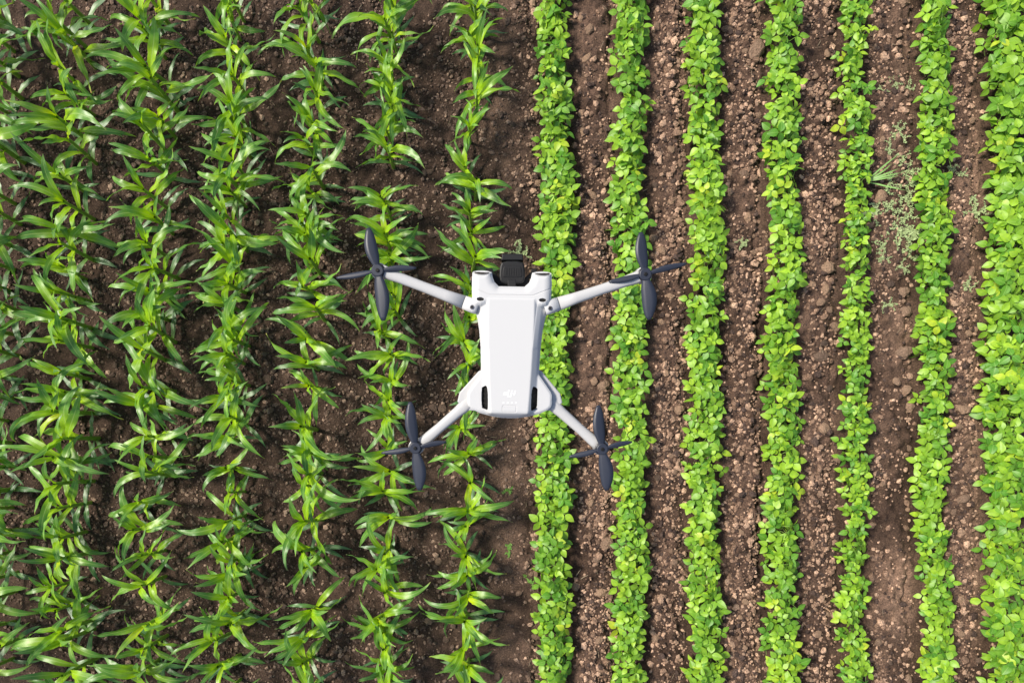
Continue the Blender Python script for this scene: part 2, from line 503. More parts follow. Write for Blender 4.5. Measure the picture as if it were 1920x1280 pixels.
# ------------------------------------------------------------------ corn plants
def corn_leaf(L, W, a0, a1, pw, fold0, fold1, twist, wave, sweep, seed, mat):
    r = random.Random(seed)
    n_ = 14
    vs, uv, fs = [], [], []
    pos = Vector((0.006, 0, 0))
    ph1, ph2 = r.uniform(0, 6.28), r.uniform(0, 6.28)
    fr = r.uniform(2.2, 3.6)
    prev = 0
    for i in range(n_ + 1):
        t = i / n_
        th = a0 + (a1 - a0) * t ** pw
        psi = sweep * t ** 1.6
        T = Vector((math.sin(th) * math.cos(psi), math.sin(th) * math.sin(psi), math.cos(th)))
        Nn = Vector((-math.cos(th) * math.cos(psi), -math.cos(th) * math.sin(psi), math.sin(th)))
        S = Nn.cross(T)
        tw = twist * t ** 1.5
        rot = Matrix.Rotation(tw, 3, T)
        S = rot @ S; Nn = rot @ Nn
        if i: pos = pos + T * (L / n_)
        w = W * (0.42 + 0.58 * min(1, t / 0.32) ** 0.8) * (1 - max(0, (t - 0.38) / 0.62) ** 1.9)
        w = max(w, 0.0008)
        fo = fold0 + (fold1 - fold0) * min(1, t / 0.45)
        for v in (-1, -0.55, 0, 0.55, 1):
            wv = wave * W * (v * v) * math.sin(2 * PI * fr * t + (ph1 if v < 0 else ph2)) * min(1, t * 3) * (1 - 0.5 * t)
            h = abs(v) * w * math.sin(fo) + wv - 0.12 * w * (v * v)
            vs.append(pos + S * (v * w * math.cos(fo)) + Nn * h)
            uv.append((t, v))
    for i in range(n_):
        for j in range(4):
            a = i * 5 + j
            fs.append((a, a + 5, a + 6, a + 1))
    o_me = bpy.data.meshes.new('corn_leaf')
    o_me.from_pydata([tuple(v) for v in vs], [], fs)
    o_me.polygons.foreach_set('use_smooth', [True] * len(o_me.polygons))
    ul = o_me.uv_layers.new(name='UVMap')
    li = np.zeros(len(o_me.loops), dtype=np.int32); o_me.loops.foreach_get('vertex_index', li)
    ul.data.foreach_set('uv', np.asarray(uv, dtype=np.float32)[li].ravel())
    o_me.materials.append(mat)
    return o_me

R = math.radians
u = random.uniform
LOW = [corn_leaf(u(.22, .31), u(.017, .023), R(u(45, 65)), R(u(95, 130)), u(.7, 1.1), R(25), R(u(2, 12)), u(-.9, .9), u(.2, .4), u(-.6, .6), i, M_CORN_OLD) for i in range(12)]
MID = [corn_leaf(u(.35, .50), u(.024, .034), R(u(16, 46)), R(u(95, 160)), u(.75, 1.5), R(34), R(u(6, 22)), u(-2.3, 2.3), u(.28, .6), u(-1.2, 1.2), 50 + i, M_CORN) for i in range(30)]
TOP = [corn_leaf(u(.26, .41), u(.024, .033), R(u(8, 30)), R(u(35, 110)), u(1.0, 1.8), R(42), R(u(8, 24)), u(-1.4, 1.4), u(.15, .35), u(-.6, .6), 90 + i, M_CORN) for i in range(14)]

def stalk_mesh(h):
    vs, fs = [], []
    prof = [(0, .017), (.05, .016), (.06, .0185), (.07, .0155), (.13, .015), (.14, .0175), (.15, .0145), (.23, .0145), (.24, .0165), (.25, .0135), (.34, .013), (h, .010)]
    for z, r in prof:
        for k in range(8):
            a = 2 * PI * k / 8
            vs.append((r * math.cos(a), r * math.sin(a), z))
    for i in range(len(prof) - 1):
        for k in range(8):
            fs.append((i * 8 + k, i * 8 + (k + 1) % 8, i * 8 + 8 + (k + 1) % 8, i * 8 + 8 + k))
    me = bpy.data.meshes.new('stalk')
    me.from_pydata(vs, [], fs)
    me.polygons.foreach_set('use_smooth', [True] * len(me.polygons))
    me.materials.append(M_STALK)
    return me
STALK = [stalk_mesh(h) for h in (.40, .43, .46)]

tops = {
 1: [(111,-18),(111,37),(118,67),(111,128),(124,171),(108,218),(124,265),(108,326),(118,376),(114,418),(114,457),(111,501),(118,544),(111,595),(114,635),(111,699),(108,732),(111,766),(121,817),(111,860),(111,904),(114,947),(108,1005),(114,1048),(104,1099),(110,1140),(118,1183),(108,1206),(118,1263),(112,1310)],
 2: [(270,-15),(262,34),(269,60),(279,111),(286,158),(286,215),(269,245),(279,296),(269,356),(279,407),(269,454),(286,494),(276,544),(265,578),(276,622),(265,662),(276,722),(269,756),(282,817),(279,857),(279,894),(255,937),(255,994),(269,1042),(265,1095),(276,1163),(269,1213),(249,1263),(262,1308)],
 3: [(422,-20),(421,27),(424,75),(431,134),(424,188),(427,214),(437,255),(437,306),(421,329),(434,360),(421,400),(427,440),(414,464),(427,497),(427,527),(417,564),(424,608),(431,632),(427,670),(434,712),(417,743),(427,793),(421,823),(424,877),(431,924),(427,971),(421,1011),(427,1052),(424,1082),(417,1126),(421,1166),(404,1206),(414,1253),(418,1300)],
 4: [(572,-25),(572,17),(572,84),(582,111),(582,165),(579,228),(569,259),(579,309),(582,349),(579,393),(565,417),(579,440),(575,487),(579,531),(585,581),(582,628),(572,679),(582,719),(565,800),(579,850),(579,887),(570,912),(579,981),(570,1038),(568,1068),(572,1156),(565,1206),(565,1253),(570,1305)],
 5: [(734,-15),(725,37),(737,67),(729,114),(720,131),(731,168),(732,195),(722,232),(724,276),(714,363),(724,392),(725,428),(722,452),(725,484),(735,545),(740,582),(715,622),(738,657),(730,714),(723,750),(724,774),(727,837),(729,884),(711,929),(731,973),(720,1031),(710,1068),(724,1109),(717,1159),(717,1186),(720,1220),(714,1253),(718,1300)],
 6: [(885,-20),(892,20),(880,55),(892,91),(895,134),(892,178),(878,235),(878,302),(888,333),(880,395),(880,425),(882,480),(878,540),(875,590),(872,632),(879,677),(876,735),(865,800),(885,848),(882,901),(877,954),(880,979),(870,1041),(874,1080),(877,1119),(872,1170),(868,1223),(875,1262),(875,1305)],
}
tops[0] = [(-42 + random.uniform(-9, 9), -10 + k * 44 + random.uniform(-8, 8)) for k in range(30)]
SC = {0: 1.18, 1: 1.14, 2: 1.08, 3: 1.02, 4: 1.03, 5: 0.97, 6: 0.97}
HW = 0.42
for row in range(7):
    pts = sorted(tops[row], key=lambda q: q[1])
    inv = [q for q in pts if -10 <= q[1] <= 1290]
    for (px, py) in pts:
        s = SC[row] * random.choice((random.uniform(0.92, 1.1), random.uniform(0.92, 1.1), random.uniform(0.78, 0.95)))
        zt = HW * s
        X, Y = wx(px, zt), wy(py, zt)
        if (px, py) in inv:
            i = inv.index((px, py))
            half = len(inv) // 2
            lab = (f'corn plant in the {CORN_ROWN[row]}, {ORD[i + 1]} from the top edge' if i < half else
                   f'corn plant in the {CORN_ROWN[row]}, {ORD[len(inv) - i]} from the bottom edge')
        else:
            lab = f"corn plant just past the {'top' if py < 0 else 'bottom'} edge in the {CORN_ROWN[row]}"
        root = tag(empty('corn_plant', (X, Y, float(ground_z(X, Y)) - 0.004), 0, s), lab, 'corn plant', 'corn plants in the ' + CORN_ROWN[row])
        tl = (random.gauss(0, .05), random.gauss(0, .05))
        root.rotation_euler = (tl[0], tl[1], 0)
        link('stalk', random.choice(STALK), root)
        az = random.gauss(0, 1.15) + (PI if random.random() < .5 else 0)
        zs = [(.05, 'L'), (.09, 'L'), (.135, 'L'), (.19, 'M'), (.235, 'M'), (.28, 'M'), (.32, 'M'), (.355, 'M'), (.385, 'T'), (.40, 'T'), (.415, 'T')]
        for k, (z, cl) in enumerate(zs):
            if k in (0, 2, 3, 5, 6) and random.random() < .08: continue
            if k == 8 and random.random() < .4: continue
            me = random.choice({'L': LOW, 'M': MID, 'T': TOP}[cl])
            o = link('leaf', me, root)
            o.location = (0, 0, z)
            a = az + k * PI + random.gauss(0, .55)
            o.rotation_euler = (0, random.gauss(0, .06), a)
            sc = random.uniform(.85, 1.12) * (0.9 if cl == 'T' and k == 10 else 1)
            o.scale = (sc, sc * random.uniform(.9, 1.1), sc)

# ------------------------------------------------------------------ soybean plants
def leaflet(verts, uvs, faces, base, ang, L, W, tilt, roll, cup, r):
    """ovate leaflet with a point, folded a little along its midrib"""
    ca, sa = math.cos(ang), math.sin(ang)
    prof = [0.0, 0.52, 0.90, 1.0, 0.86, 0.58, 0.26, 0.0]
    ts = [0.0, 0.10, 0.25, 0.42, 0.60, 0.77, 0.91, 1.0]
    n0 = len(verts)
    curl = r.uniform(0.1, 0.5)
    for t, w in zip(ts, prof):
        th = tilt - curl * t
        xx = t * L * math.cos(tilt - curl * t * .5); zz = t * L * math.sin(th * 0.85)
        for v in (-1, -.5, 0, .5, 1):
            yy = v * w * W
            h = cup * abs(v) * w * W - 0.35 * cup * (v * v) * w * W
            y2 = yy * math.cos(roll) - h * math.sin(roll); z2 = zz + yy * math.sin(roll) + h * math.cos(roll)
            verts.append((base[0] + xx * ca - y2 * sa, base[1] + xx * sa + y2 * ca, base[2] + z2))
            uvs.append((t, v * max(w, .05)))
    for i in range(len(ts) - 1):
        for j in range(4):
            a = n0 + i * 5 + j
            faces.append((a, a + 5, a + 6, a + 1))

def tube(verts, uvs, faces, p, q, r0, r1, k=5):
    p, q = Vector(p), Vector(q)
    d = (q - p).normalized()
    a = d.orthogonal().normalized(); b = d.cross(a)
    n0 = len(verts)
    for c, r_ in ((p, r0), (q, r1)):
        for i in range(k):
            g_ = 2 * PI * i / k
            verts.append(tuple(c + a * (r_ * math.cos(g_)) + b * (r_ * math.sin(g_)))); uvs.append((0.1, 0.0))
    for i in range(k):
        faces.append((n0 + i, n0 + (i + 1) % k, n0 + k + (i + 1) % k, n0 + k + i))

def trifoliate(seed):
    r = random.Random(seed)
    vs, uv, fs = [], [], []
    S = r.uniform(0.9, 1.1)
    L = 0.100 * S; W = 0.034 * S * r.uniform(.9, 1.1)
    tube(vs, uv, fs, (0, 0, -.002), (0.022 * S, 0, 0.002), .0016, .0012)
    leaflet(vs, uv, fs, (0.020 * S, 0, 0.001), r.uniform(-.2, .2), L, W, r.uniform(-.35, .3), r.uniform(-.35, .35), r.uniform(.1, .5), r)
    for sd in (-1, 1):
        leaflet(vs, uv, fs, (0.001, sd * .003, 0), sd * r.uniform(1.35, 1.95), L * .93, W * .95, r.uniform(-.35, .35), r.uniform(-.4, .4), r.uniform(.1, .5), r)
    tube(vs, uv, fs, (-.055, 0, -.075), (0, 0, -.002), .0022, .0016)
    me = bpy.data.meshes.new('soy_leaf')
    me.from_pydata(vs, [], fs)
    me.polygons.foreach_set('use_smooth', [True] * len(me.polygons))
    ul = me.uv_layers.new(name='UVMap')
    li = np.zeros(len(me.loops), dtype=np.int32); me.loops.foreach_get('vertex_index', li)
    ul.data.foreach_set('uv', np.asarray(uv, dtype=np.float32)[li].ravel())
    me.materials.append(M_BEAN)
    return me
TRI = [trifoliate(300 + i) for i in range(18)]
def bstem(h):
    vs, uv, fs = [], [], []
    tube(vs, uv, fs, (0, 0, -.01), (.004, 0, h * .55), .0042, .0034, 6)
    tube(vs, uv, fs, (.004, 0, h * .55), (0, .003, h), .0034, .0022, 6)
    me = bpy.data.meshes.new('soy_stem'); me.from_pydata(vs, [], fs); me.materials.append(M_BSTEM)
    return me
BST = [bstem(h) for h in (.15, .17, .19)]

LSC = [0.88, 0.86, 0.88, 0.87, 0.74, 0.87, 1.02]
for row in range(7):
    half_w = BEAN_HALF[row] / F * 6.0
    y0 = -66; dy = 33.0
    k = 0
    made = []
    wob = [random.gauss(0, 4) for _ in range(12)]
    while True:
        py = y0 + k * dy + random.uniform(-6, 6)
        if y0 + k * dy > 1346: break
        k += 1
        if row == 4 and 493 < py < 498: continue
        q = (py + 66) / 1412 * 10
        wv = wob[int(q)] * (1 - q % 1) + wob[int(q) + 1] * (q % 1)
        px = BEAN_X[row] + wv + random.gauss(0, 2.5)
        X, Y = wx(px, .17), wy(py, .17)
        s = LSC[row]
        root = tag(empty('soybean_plant', (X, Y, float(ground_z(X, Y)) - .003)), 'x', 'bean plant', f'soybean plants in the {BEAN_ROWN[row]}')
        made.append((py, root))
        st = link('stem', random.choice(BST), root)
        nl = 13 if row != 6 else 15
        a0 = random.uniform(0, 6.28)
        for i in range(nl):
            o = link('leaf', random.choice(TRI), root)
            a = a0 + i * 2.4 + random.gauss(0, .3)
            fr = math.sqrt((i + .3) / nl)
            rr = fr * (half_w - 0.055 * s) + random.gauss(0, .012)
            lx = rr * math.cos(a); ly = rr * math.sin(a) * 0.75
            zz = (.215 - .085 * fr ** 2 + random.gauss(0, .034)) * (0.9 + .1 * s)
            o.location = (lx, ly, zz)
            o.rotation_euler = (random.gauss(0, .36), random.gauss(0.1, .32), math.atan2(ly, lx) + random.gauss(0, .5))
            sc = s * random.uniform(.72, 1.12)
            o.scale = (sc, sc, sc)

    made.sort(key=lambda q: q[0])
    inf = [o for p_, o in made if -8 <= p_ <= 1288]
    for p_, o in made:
        if o in inf:
            i = inf.index(o)
            pl = f'{ORD[i + 1]} from the top edge' if i < 20 else f'{ORD[len(inf) - i]} from the bottom edge'
        else:
            pl = ORD[len([1 for a, _ in made if p_ <= a < -8])] + ' past the top edge' if p_ < 0 else ORD[len([1 for a, _ in made if 1288 < a <= p_])] + ' past the bottom edge'
        o['label'] = f'soybean plant in the {BEAN_ROWN[row]}, {pl}'

# ------------------------------------------------------------------ weeds, grass, straw
M_WEED = simple('pale_weed', (0.34, 0.43, 0.19), 0.7)
M_GRASS = simple('pale_grass', (0.19, 0.36, 0.09), 0.5)
M_WEED_G = simple('green_weed', (0.14, 0.30, 0.04), 0.6)
M_STRAW = simple('straw', (0.42, 0.33, 0.22), 0.8)
def weed_mesh(seed, size, nst, mat, kind):
    r = random.Random(seed)
    vs, uv, fs = [], [], []
    for s_ in range(nst):
        a = r.uniform(0, 6.28); p = Vector((0, 0, 0.004)); z = 0
        for j in range(r.randint(5, 8)):
            q = p + Vector((math.cos(a), math.sin(a), r.uniform(.0, .35))) * (size / 6)
            tube(vs, uv, fs, p, q, .0016, .0012, 4)
            for e in range(3):
                b = r.uniform(0, 6.28); l = r.uniform(.010, .022)
                d = Vector((math.cos(b), math.sin(b), r.uniform(-.1, .8))).normalized() * l
                sdir = d.cross(Vector((0, 0, 1))).normalized() * (l * r.uniform(.16, .28))
                n0 = len(vs)
                for w in (q, q + d * .5 + sdir, q + d, q + d * .5 - sdir):
                    vs.append(tuple(w)); uv.append((.5, 0))
                fs.append((n0, n0 + 1, n0 + 2, n0 + 3))
            p = q; a += r.gauss(0, .5)
    me = bpy.data.meshes.new('weed'); me.from_pydata(vs, [], fs); me.materials.append(mat)
    return me
def sorted_weeds(w):
    sp = {16, 17, 18, 19, 23, 25}
    rest = sorted([q for i, q in enumerate(w) if i not in sp], key=lambda q: q[1])
    return [q if i in sp else rest.pop(0) for i, q in enumerate(w)]
WE = [weed_mesh(i, .085, 8, M_WEED, 0) for i in range(6)]
wk = 0
for k, (px, py, sc) in enumerate(sorted_weeds([(1682, 252, .9), (1660, 282, .6), (1692, 300, .8), (1697, 322, 1), (1703, 346, 1), (1692, 372, .9), (1664, 348, .9), (1643, 402, 1.1),
                     (1668, 396, .9), (1697, 412, 1.2), (1710, 432, 1.1), (1684, 438, 1.2), (1700, 456, .9), (1653, 462, .8), (1650, 482, .7), (1706, 482, 1),
                     (1786, 328, .8), (1822, 404, 1.1), (1660, 572, .7), (1388, 457, .6), (1676, 158, .6), (1648, 165, .7), (1700, 166, .6), (972, 478, .9), (1686, 505, .6), (1808, 540, .7)])):
    o = link('weed', WE[k % 6])
    o.location = (wx(px), wy(py), float(ground_z(wx(px), wy(py))) + .002); o.scale = (sc * 1.3,) * 3
    o.rotation_euler = (0, 0, random.uniform(0, 6.28))
    where = {16: 'right of the second to last bean row in the upper part', 17: 'left of the broad right bean row, upper part', 18: 'lone, well below the weed trail right of the thin bean row', 19: 'lone, between bean rows three and four',
             23: 'between corn and beans just right of the gimbal', 25: 'small, between the last two bean rows at mid height'}.get(k)
    if where is None:
        wk += 1
        where = f'{ORD[wk]} from the top in the trail right of the thin bean row'
    tag(o, f'pale feathery weed, {where}', 'weed', 'pale weeds between the bean rows')
WG = [weed_mesh(20 + i, .05, 5, M_WEED_G, 0) for i in range(3)]
for k, (px, py, w) in enumerate([(950, 917, 'uppermost of three'), (955, 1031, 'middle of three'), (991, 1087, 'lowest of three')]):
    o = link('weed', WG[k]); o.location = (wx(px), wy(py), float(ground_z(wx(px), wy(py))) + .002)
    tag(o, f'tiny green weed on bare soil between corn and beans, {w}', 'weed', 'green weeds between corn and beans')
# grass tuft
gt = tag(empty('grass_tuft', (wx(1622), wy(342), float(ground_z(wx(1622), wy(342))))), 'grass tuft with long pale blades leaning out of the thin bean row', 'grass')
bl = [corn_leaf(u(.22, .34), .0075, R(u(35, 60)), R(u(85, 115)), 1.0, R(20), R(8), u(-.5, .5), .1, u(-.4, .4), 700 + i, M_GRASS) for i in range(6)]
for i, me in enumerate(bl):
    o = link('blade', me, gt); o.rotation_euler = (0, 0, -.5 + i * .26 + random.gauss(0, .1)); o.location = (0, 0, .01)
# straw bits
for k, (px, py, a, l, w) in enumerate([(1084, 1072, 1.0, .075, 'upper of two right of the bean row nearest the corn'), (1094, 1079, .5, .075, 'lower of two right of the bean row nearest the corn'),
                            (960, 180, -1.0, .06, 'between corn and beans near the top'), (550, 707, -.4, .09, 'between the fourth and fifth corn rows'), (675, 22, 1.1, .09, 'at the top left of the second corn row from the beans')]):
    vs, uv, fs = [], [], []
    tube(vs, uv, fs, (-l / 2, 0, 0), (0, .002, .003), .0022, .0026); tube(vs, uv, fs, (0, .002, .003), (l / 2, -.001, .001), .0026, .0018)
    o = mesh_obj('straw', vs, fs, M_STRAW)
    o.location = (wx(px), wy(py), float(ground_z(wx(px), wy(py))) + .012); o.rotation_euler = (0, 0, a)
    tag(o, f'dry piece of straw {w}', 'straw', 'straw bits on the soil')

vs, uv, fs = [], [], []
for _ in range(420):
    X = random.uniform(wx(0), wx(1920)); Y = random.uniform(wy(1280), wy(0))
    p = float(furrow_phase(np.array([X]))[0])
    if p < 0 or (X < XB and random.random() < .4): continue
    a = random.uniform(0, PI); l = random.uniform(.012, .045)
    z = float(ground_z(X, Y)) + random.uniform(.006, .014)
    m_ = (X + random.gauss(0, .003), Y + random.gauss(0, .003), z + random.uniform(-.002, .004))
    p0 = (X - l * math.cos(a), Y - l * math.sin(a), z + random.uniform(-.004, .004)); p1 = (X + l * math.cos(a), Y + l * math.sin(a), z + random.uniform(-.004, .006))
    r_ = random.uniform(.0009, .0020)
    tube(vs, uv, fs, p0, m_, r_ * .8, r_, 4); tube(vs, uv, fs, m_, p1, r_, r_ * .6, 4)
lt = mesh_obj('plant_litter', vs, fs, M_STRAW); lt['kind'] = 'stuff'

# ------------------------------------------------------------------ the drone
M_WHITE = simple('white_plastic', (0.535, 0.538, 0.54), 0.5, 0.3)
M_ARM = simple('arm_plastic', (0.47, 0.47, 0.47), 0.5, 0.3)
M_BLACK = simple('black_plastic', (0.006, 0.006, 0.0065), 0.55, 0.3)
M_GIMB = simple('gimbal_plastic', (0.011, 0.011, 0.0115), 0.5, 0.3)
M_VENT = simple('vent_black', (0.006, 0.006, 0.006), 0.6, 0.3)
M_GLASS = simple('sensor_glass', (0.012, 0.013, 0.016), 0.08, 0.6)
M_PROP = simple('propeller_plastic', (0.024, 0.029, 0.045), 0.42, 0.45)
M_MOTOR = simple('motor_metal', (0.05, 0.05, 0.055), 0.35, 0.5, 0.5)
M_STEEL = simple('screw_steel', (0.16, 0.16, 0.17), 0.35, 0.5, 0.8)
M_LOGO = simple('logo_print', (0.85, 0.85, 0.86), 0.35, 0.5)
M_LED = simple('indicator_window', (0.9, 0.9, 0.92), 0.3, 0.5)

D = 0.60
dpos = Vector(((957.5 - NX) / F * D, (NY - 640) / F * D, H - D))
nrm = (Vector((0, 0, H)) - dpos).normalized()
xax = Vector((1, -0.0175, 0)); xax = (xax - nrm * xax.dot(nrm)).normalized()
yax = nrm.cross(xax)
DM = Matrix((xax, yax, nrm)).transposed()
drone = empty('drone')
drone.matrix_world = Matrix.Translation(dpos) @ DM.to_4x4()
tag(drone, 'white quadcopter drone with four dark propellers hovering above the crop rows', 'drone')
DMi = DM.inverted()
camL = DMi @ (Vector((0, 0, H)) - dpos)
def loc(px, py, z=0.0):
    d = DMi @ Vector(((px - NX) / F, (NY - py) / F, -1))
    t = (z - camL.z) / d.z
    p = camL + d * t
    return Vector((p.x, p.y, z))
S0 = D / F * 1.015          # metres per photo pixel at the drone, about

def sym(pl, pr, py, z=0):
    a, b_ = loc(pl, py, z), loc(pr, py, z)
    return (b_.x - a.x) / 2, (a.y + b_.y) / 2

# --- shell: one height field over the outline, with real grooves
def mirror(pts):
    return np.array(pts + [(-x_, y_) for x_, y_ in reversed(pts)])
def sd_poly(poly, X, Y):
    d2 = np.full(X.shape, 1e9); ins = np.zeros(X.shape, bool)
    for i in range(len(poly)):
        ax, ay = poly[i]; bx, by = poly[(i + 1) % len(poly)]
        ex, ey = bx - ax, by - ay
        l2 = ex * ex + ey * ey + 1e-18
        t = np.clip(((X - ax) * ex + (Y - ay) * ey) / l2, 0, 1)
        d2 = np.minimum(d2, (X - ax - t * ex) ** 2 + (Y - ay - t * ey) ** 2)
        c = ((ay > Y) != (by > Y)) & (X < (bx - ax) * (Y - ay) / (by - ay + 1e-18) + ax)
        ins ^= c
    d = np.sqrt(d2)
    return np.where(ins, d, -d)
def sd_line(pts, X, Y):
    d2 = np.full(X.shape, 1e9)
    for (ax, ay), (bx, by) in zip(pts[:-1], pts[1:]):
        ex, ey = bx - ax, by - ay
        t = np.clip(((X - ax) * ex + (Y - ay) * ey) / (ex * ex + ey * ey), 0, 1)
        d2 = np.minimum(d2, (X - ax - t * ex) ** 2 + (Y - ay - t * ey) ** 2)
    return np.sqrt(d2)
def smooth_closed(pts, it=2):
    p = np.array(pts)
    for _ in range(it):
        nx_ = np.roll(p, -1, 0)
        p = np.stack([.75 * p + .25 * nx_, .25 * p + .75 * nx_], 1).reshape(-1, 2)
    return p
G = 0.00026
bx = np.arange(-0.041, 0.041, G); by = np.arange(-0.074, 0.066, G)
BX, BY = np.meshgrid(bx, by)
fus = [sym(a, b_, c) for a, b_, c in [(884, 1034.5, 540), (885, 1033, 560), (889, 1027, 580), (893, 1022.5, 597), (897.5, 1018.5, 620), (900, 1014.8, 650), (901, 1012.5, 690), (901, 1012, 730), (903, 1009, 762), (914, 998, 778), (938, 974, 785.5)]]
fus_poly = mirror([(0.0, fus[0][1])] + fus + [(0.0, loc(956, 786.5).y)])
front = [sym(a, b_, c) for a, b_, c in [(935, 984, 536), (927, 992.5, 528), (923, 996.5, 518), (921.5, 998, 509.5), (914, 1005.5, 508), (892, 1026.5, 508.5), (884.2, 1034.5, 510.5), (883.4, 1035, 530), (884.5, 1034, 560), (887, 1030, 575)]]
front_poly = mirror([(0.0, front[0][1])] + front + [(0.0, front[-1][1])])
flare = [sym(a, b_, c) for a, b_, c in [(906, 1007, 697), (901, 1012.5, 703), (888, 1024, 720), (877.5, 1034.5, 735), (875.3, 1036.3, 741), (875, 1036, 757), (876.5, 1034.5, 763), (884, 1028, 769), (900, 1012, 777), (925, 987, 783.8), (942, 970, 785.8)]]
flare_poly = mirror([(0.0, flare[0][1])] + flare + [(0.0, loc(956, 786.3).y)])
pan = [sym(a, b_, c) for a, b_, c in [(915.5, 1002, 556), (915, 1001.5, 600), (916.5, 999.5, 650), (918.5, 997, 700), (920.5, 994, 745), (922, 991, 775)]]
pan_poly = mirror([(0.0, pan[0][1])] + pan + [(0.0, pan[-1][1])])
dF = sd_poly(fus_poly, BX, BY); dT = sd_poly(front_poly, BX, BY); dR = sd_poly(flare_poly, BX, BY); dP = sd_poly(pan_poly, BX, BY)
mm = 0.001
def rnd(d, r, k=1.0):
    e = np.clip((r - d) / r, 0, 1)
    return -(1 - np.sqrt(np.maximum(1 - e * e, 0))) * r * k
hF = -np.clip(np.maximum(-dP, 0) * 0.95, 0, 8 * mm) + rnd(dF, 3.2 * mm)
hF = np.where(BY > loc(957, 560).y, -1.2 * mm + rnd(dF, 5 * mm), hF)
hF = np.where(dF > 0, hF, -1)
hT = np.where(dT > 0, -0.6 * mm + rnd(dT, 7.2 * mm, 0.85), -1)
hR = np.where(dR > 0, -6.0 * mm + rnd(dR, 2.4 * mm), -1)
HZ = np.maximum(np.maximum(hF, hT), hR)
# rear end rolls down behind the button
yb = loc(956, 786).y
tail = np.clip((loc(956, 768).y - BY) / (loc(956, 768).y - yb), 0, 1)
HZ = np.where(HZ > -.5, HZ - 5.0 * mm * tail ** 2.2, HZ)
inside = HZ > -.5
BOT = -27 * mm
Zs = np.where(inside, HZ, BOT)
# fillets: blur only inside the outline
def blur_in(Zi, mk, it):
    w = mk.astype(float)
    A = np.where(mk, Zi, 0.0)
    for _ in range(it):
        num = A * w; den = w.copy()
        for ax in (0, 1):
            num = num + np.roll(num, 1, ax) + np.roll(num, -1, ax)
            den = den + np.roll(den, 1, ax) + np.roll(den, -1, ax)
        A = np.where(mk, num / np.maximum(den, 1e-9), 0.0)
    return A
core = inside & (np.maximum(np.maximum(dF, dT), dR) > 0)
Zs = np.where(core, blur_in(Zs, core, 7), Zs)
# front half pipes below the two round holes
for sd in (-1, 1):
    hx, hy = sym(900.5, 1017.5, 561.5); hx *= sd
    chan = np.clip(1 - np.abs(BX - (hx + sd * (-(BY - hy)) * 0.10 * -1)) / (4.2 * mm), 0, 1) * np.clip((hy - BY) / (3 * mm), 0, 1) * np.clip(1 - (hy - BY) / (42 * mm), 0, 1)
    Zs = np.where(core, Zs + 1.5 * mm * np.sqrt(np.maximum(chan, 0)), Zs)
    el = ((BX - hx) / (6.6 * S0)) ** 2 + ((BY - hy) / (3.2 * S0)) ** 2
    Zs = np.where(el < 1, Zs - 3 * mm, Zs)
# seam between front cover and body
sl_ = [sym(883, 1035.5, 538.5), sym(902, 1017, 546), sym(920, 1001, 553)]
seam = [(-a, b_) for a, b_ in sl_] + [(a, b_) for a, b_ in reversed(sl_)]
ds = sd_line(seam, BX, BY)
Zs = np.where(core, Zs - 0.55 * mm * np.clip(1.3 - ds / (0.32 * mm), 0, 1), Zs)
# power button outline
c_ = loc(955, 766.3)
def rbox(x0, y0, hx, hy, r_):
    qx = np.abs(BX - x0) - hx + r_; qy = np.abs(BY - y0) - hy + r_
    return np.hypot(np.maximum(qx, 0), np.maximum(qy, 0)) + np.minimum(np.maximum(qx, qy), 0) - r_
db = rbox(c_.x, c_.y, 13 * S0, 6.2 * S0, 2.6 * S0)
Zs = np.where(core, Zs - 0.5 * mm * np.clip(1.2 - np.abs(db) / (0.28 * mm), 0, 1), Zs)
# vent openings
vents = []
for sd in (-1, 1):
    pts = [sym(a, b_, c) for a, b_, c in [(914.5, 997.5, 722.5), (904, 1007.5, 727), (902.8, 1009, 731), (902.8, 1008.5, 762), (905, 1005, 766.5), (913.5, 997, 770), (915.2, 995.8, 767)]]
    pts = np.array([(sd * a, b_) for a, b_ in pts])
    pts = smooth_closed(pts, 2)
    dv = sd_poly(pts, BX, BY)
    Zs = np.where(dv > 0, Zs - 3.5 * mm, Zs)
    vents.append((pts, dv))
def zshell(x_, y_):
    i = int(round((y_ - by[0]) / G)); j = int(round((x_ - bx[0]) / G))
    return float(Zs[min(max(i, 0), len(by) - 1), min(max(j, 0), len(bx) - 1)])
nyb, nxb = BX.shape
id_ = np.arange(nyb * nxb).reshape(nyb, nxb)
quads = np.stack([id_[:-1, :-1], id_[:-1, 1:], id_[1:, 1:], id_[1:, :-1]], -1).reshape(-1, 4)
hi = (Zs > BOT + 1e-5).ravel()
qk = quads[hi[quads].any(1)]
Vt = np.stack([BX, BY, Zs], -1).reshape(-1, 3)
Vb = Vt.copy(); Vb[:, 2] = BOT - 0.0002
allV = np.vstack([Vt, Vb]); allF = np.vstack([qk, qk[:, ::-1] + len(Vt)])
used_, invi = np.unique(allF, return_inverse=True)
vmask = np.zeros(nyb * nxb, bool)
for pts, dv in vents: vmask |= (dv > -.1 * mm).ravel()
isv = np.zeros(len(allF), bool); isv[:len(qk)] = vmask[qk].all(1)
ventF = allF[isv]; allF = allF[~isv]
used_, invi = np.unique(allF, return_inverse=True)
body = link('body_shell', np_mesh('body_shell', allV[used_], invi.reshape(allF.shape), M_WHITE, True), drone)

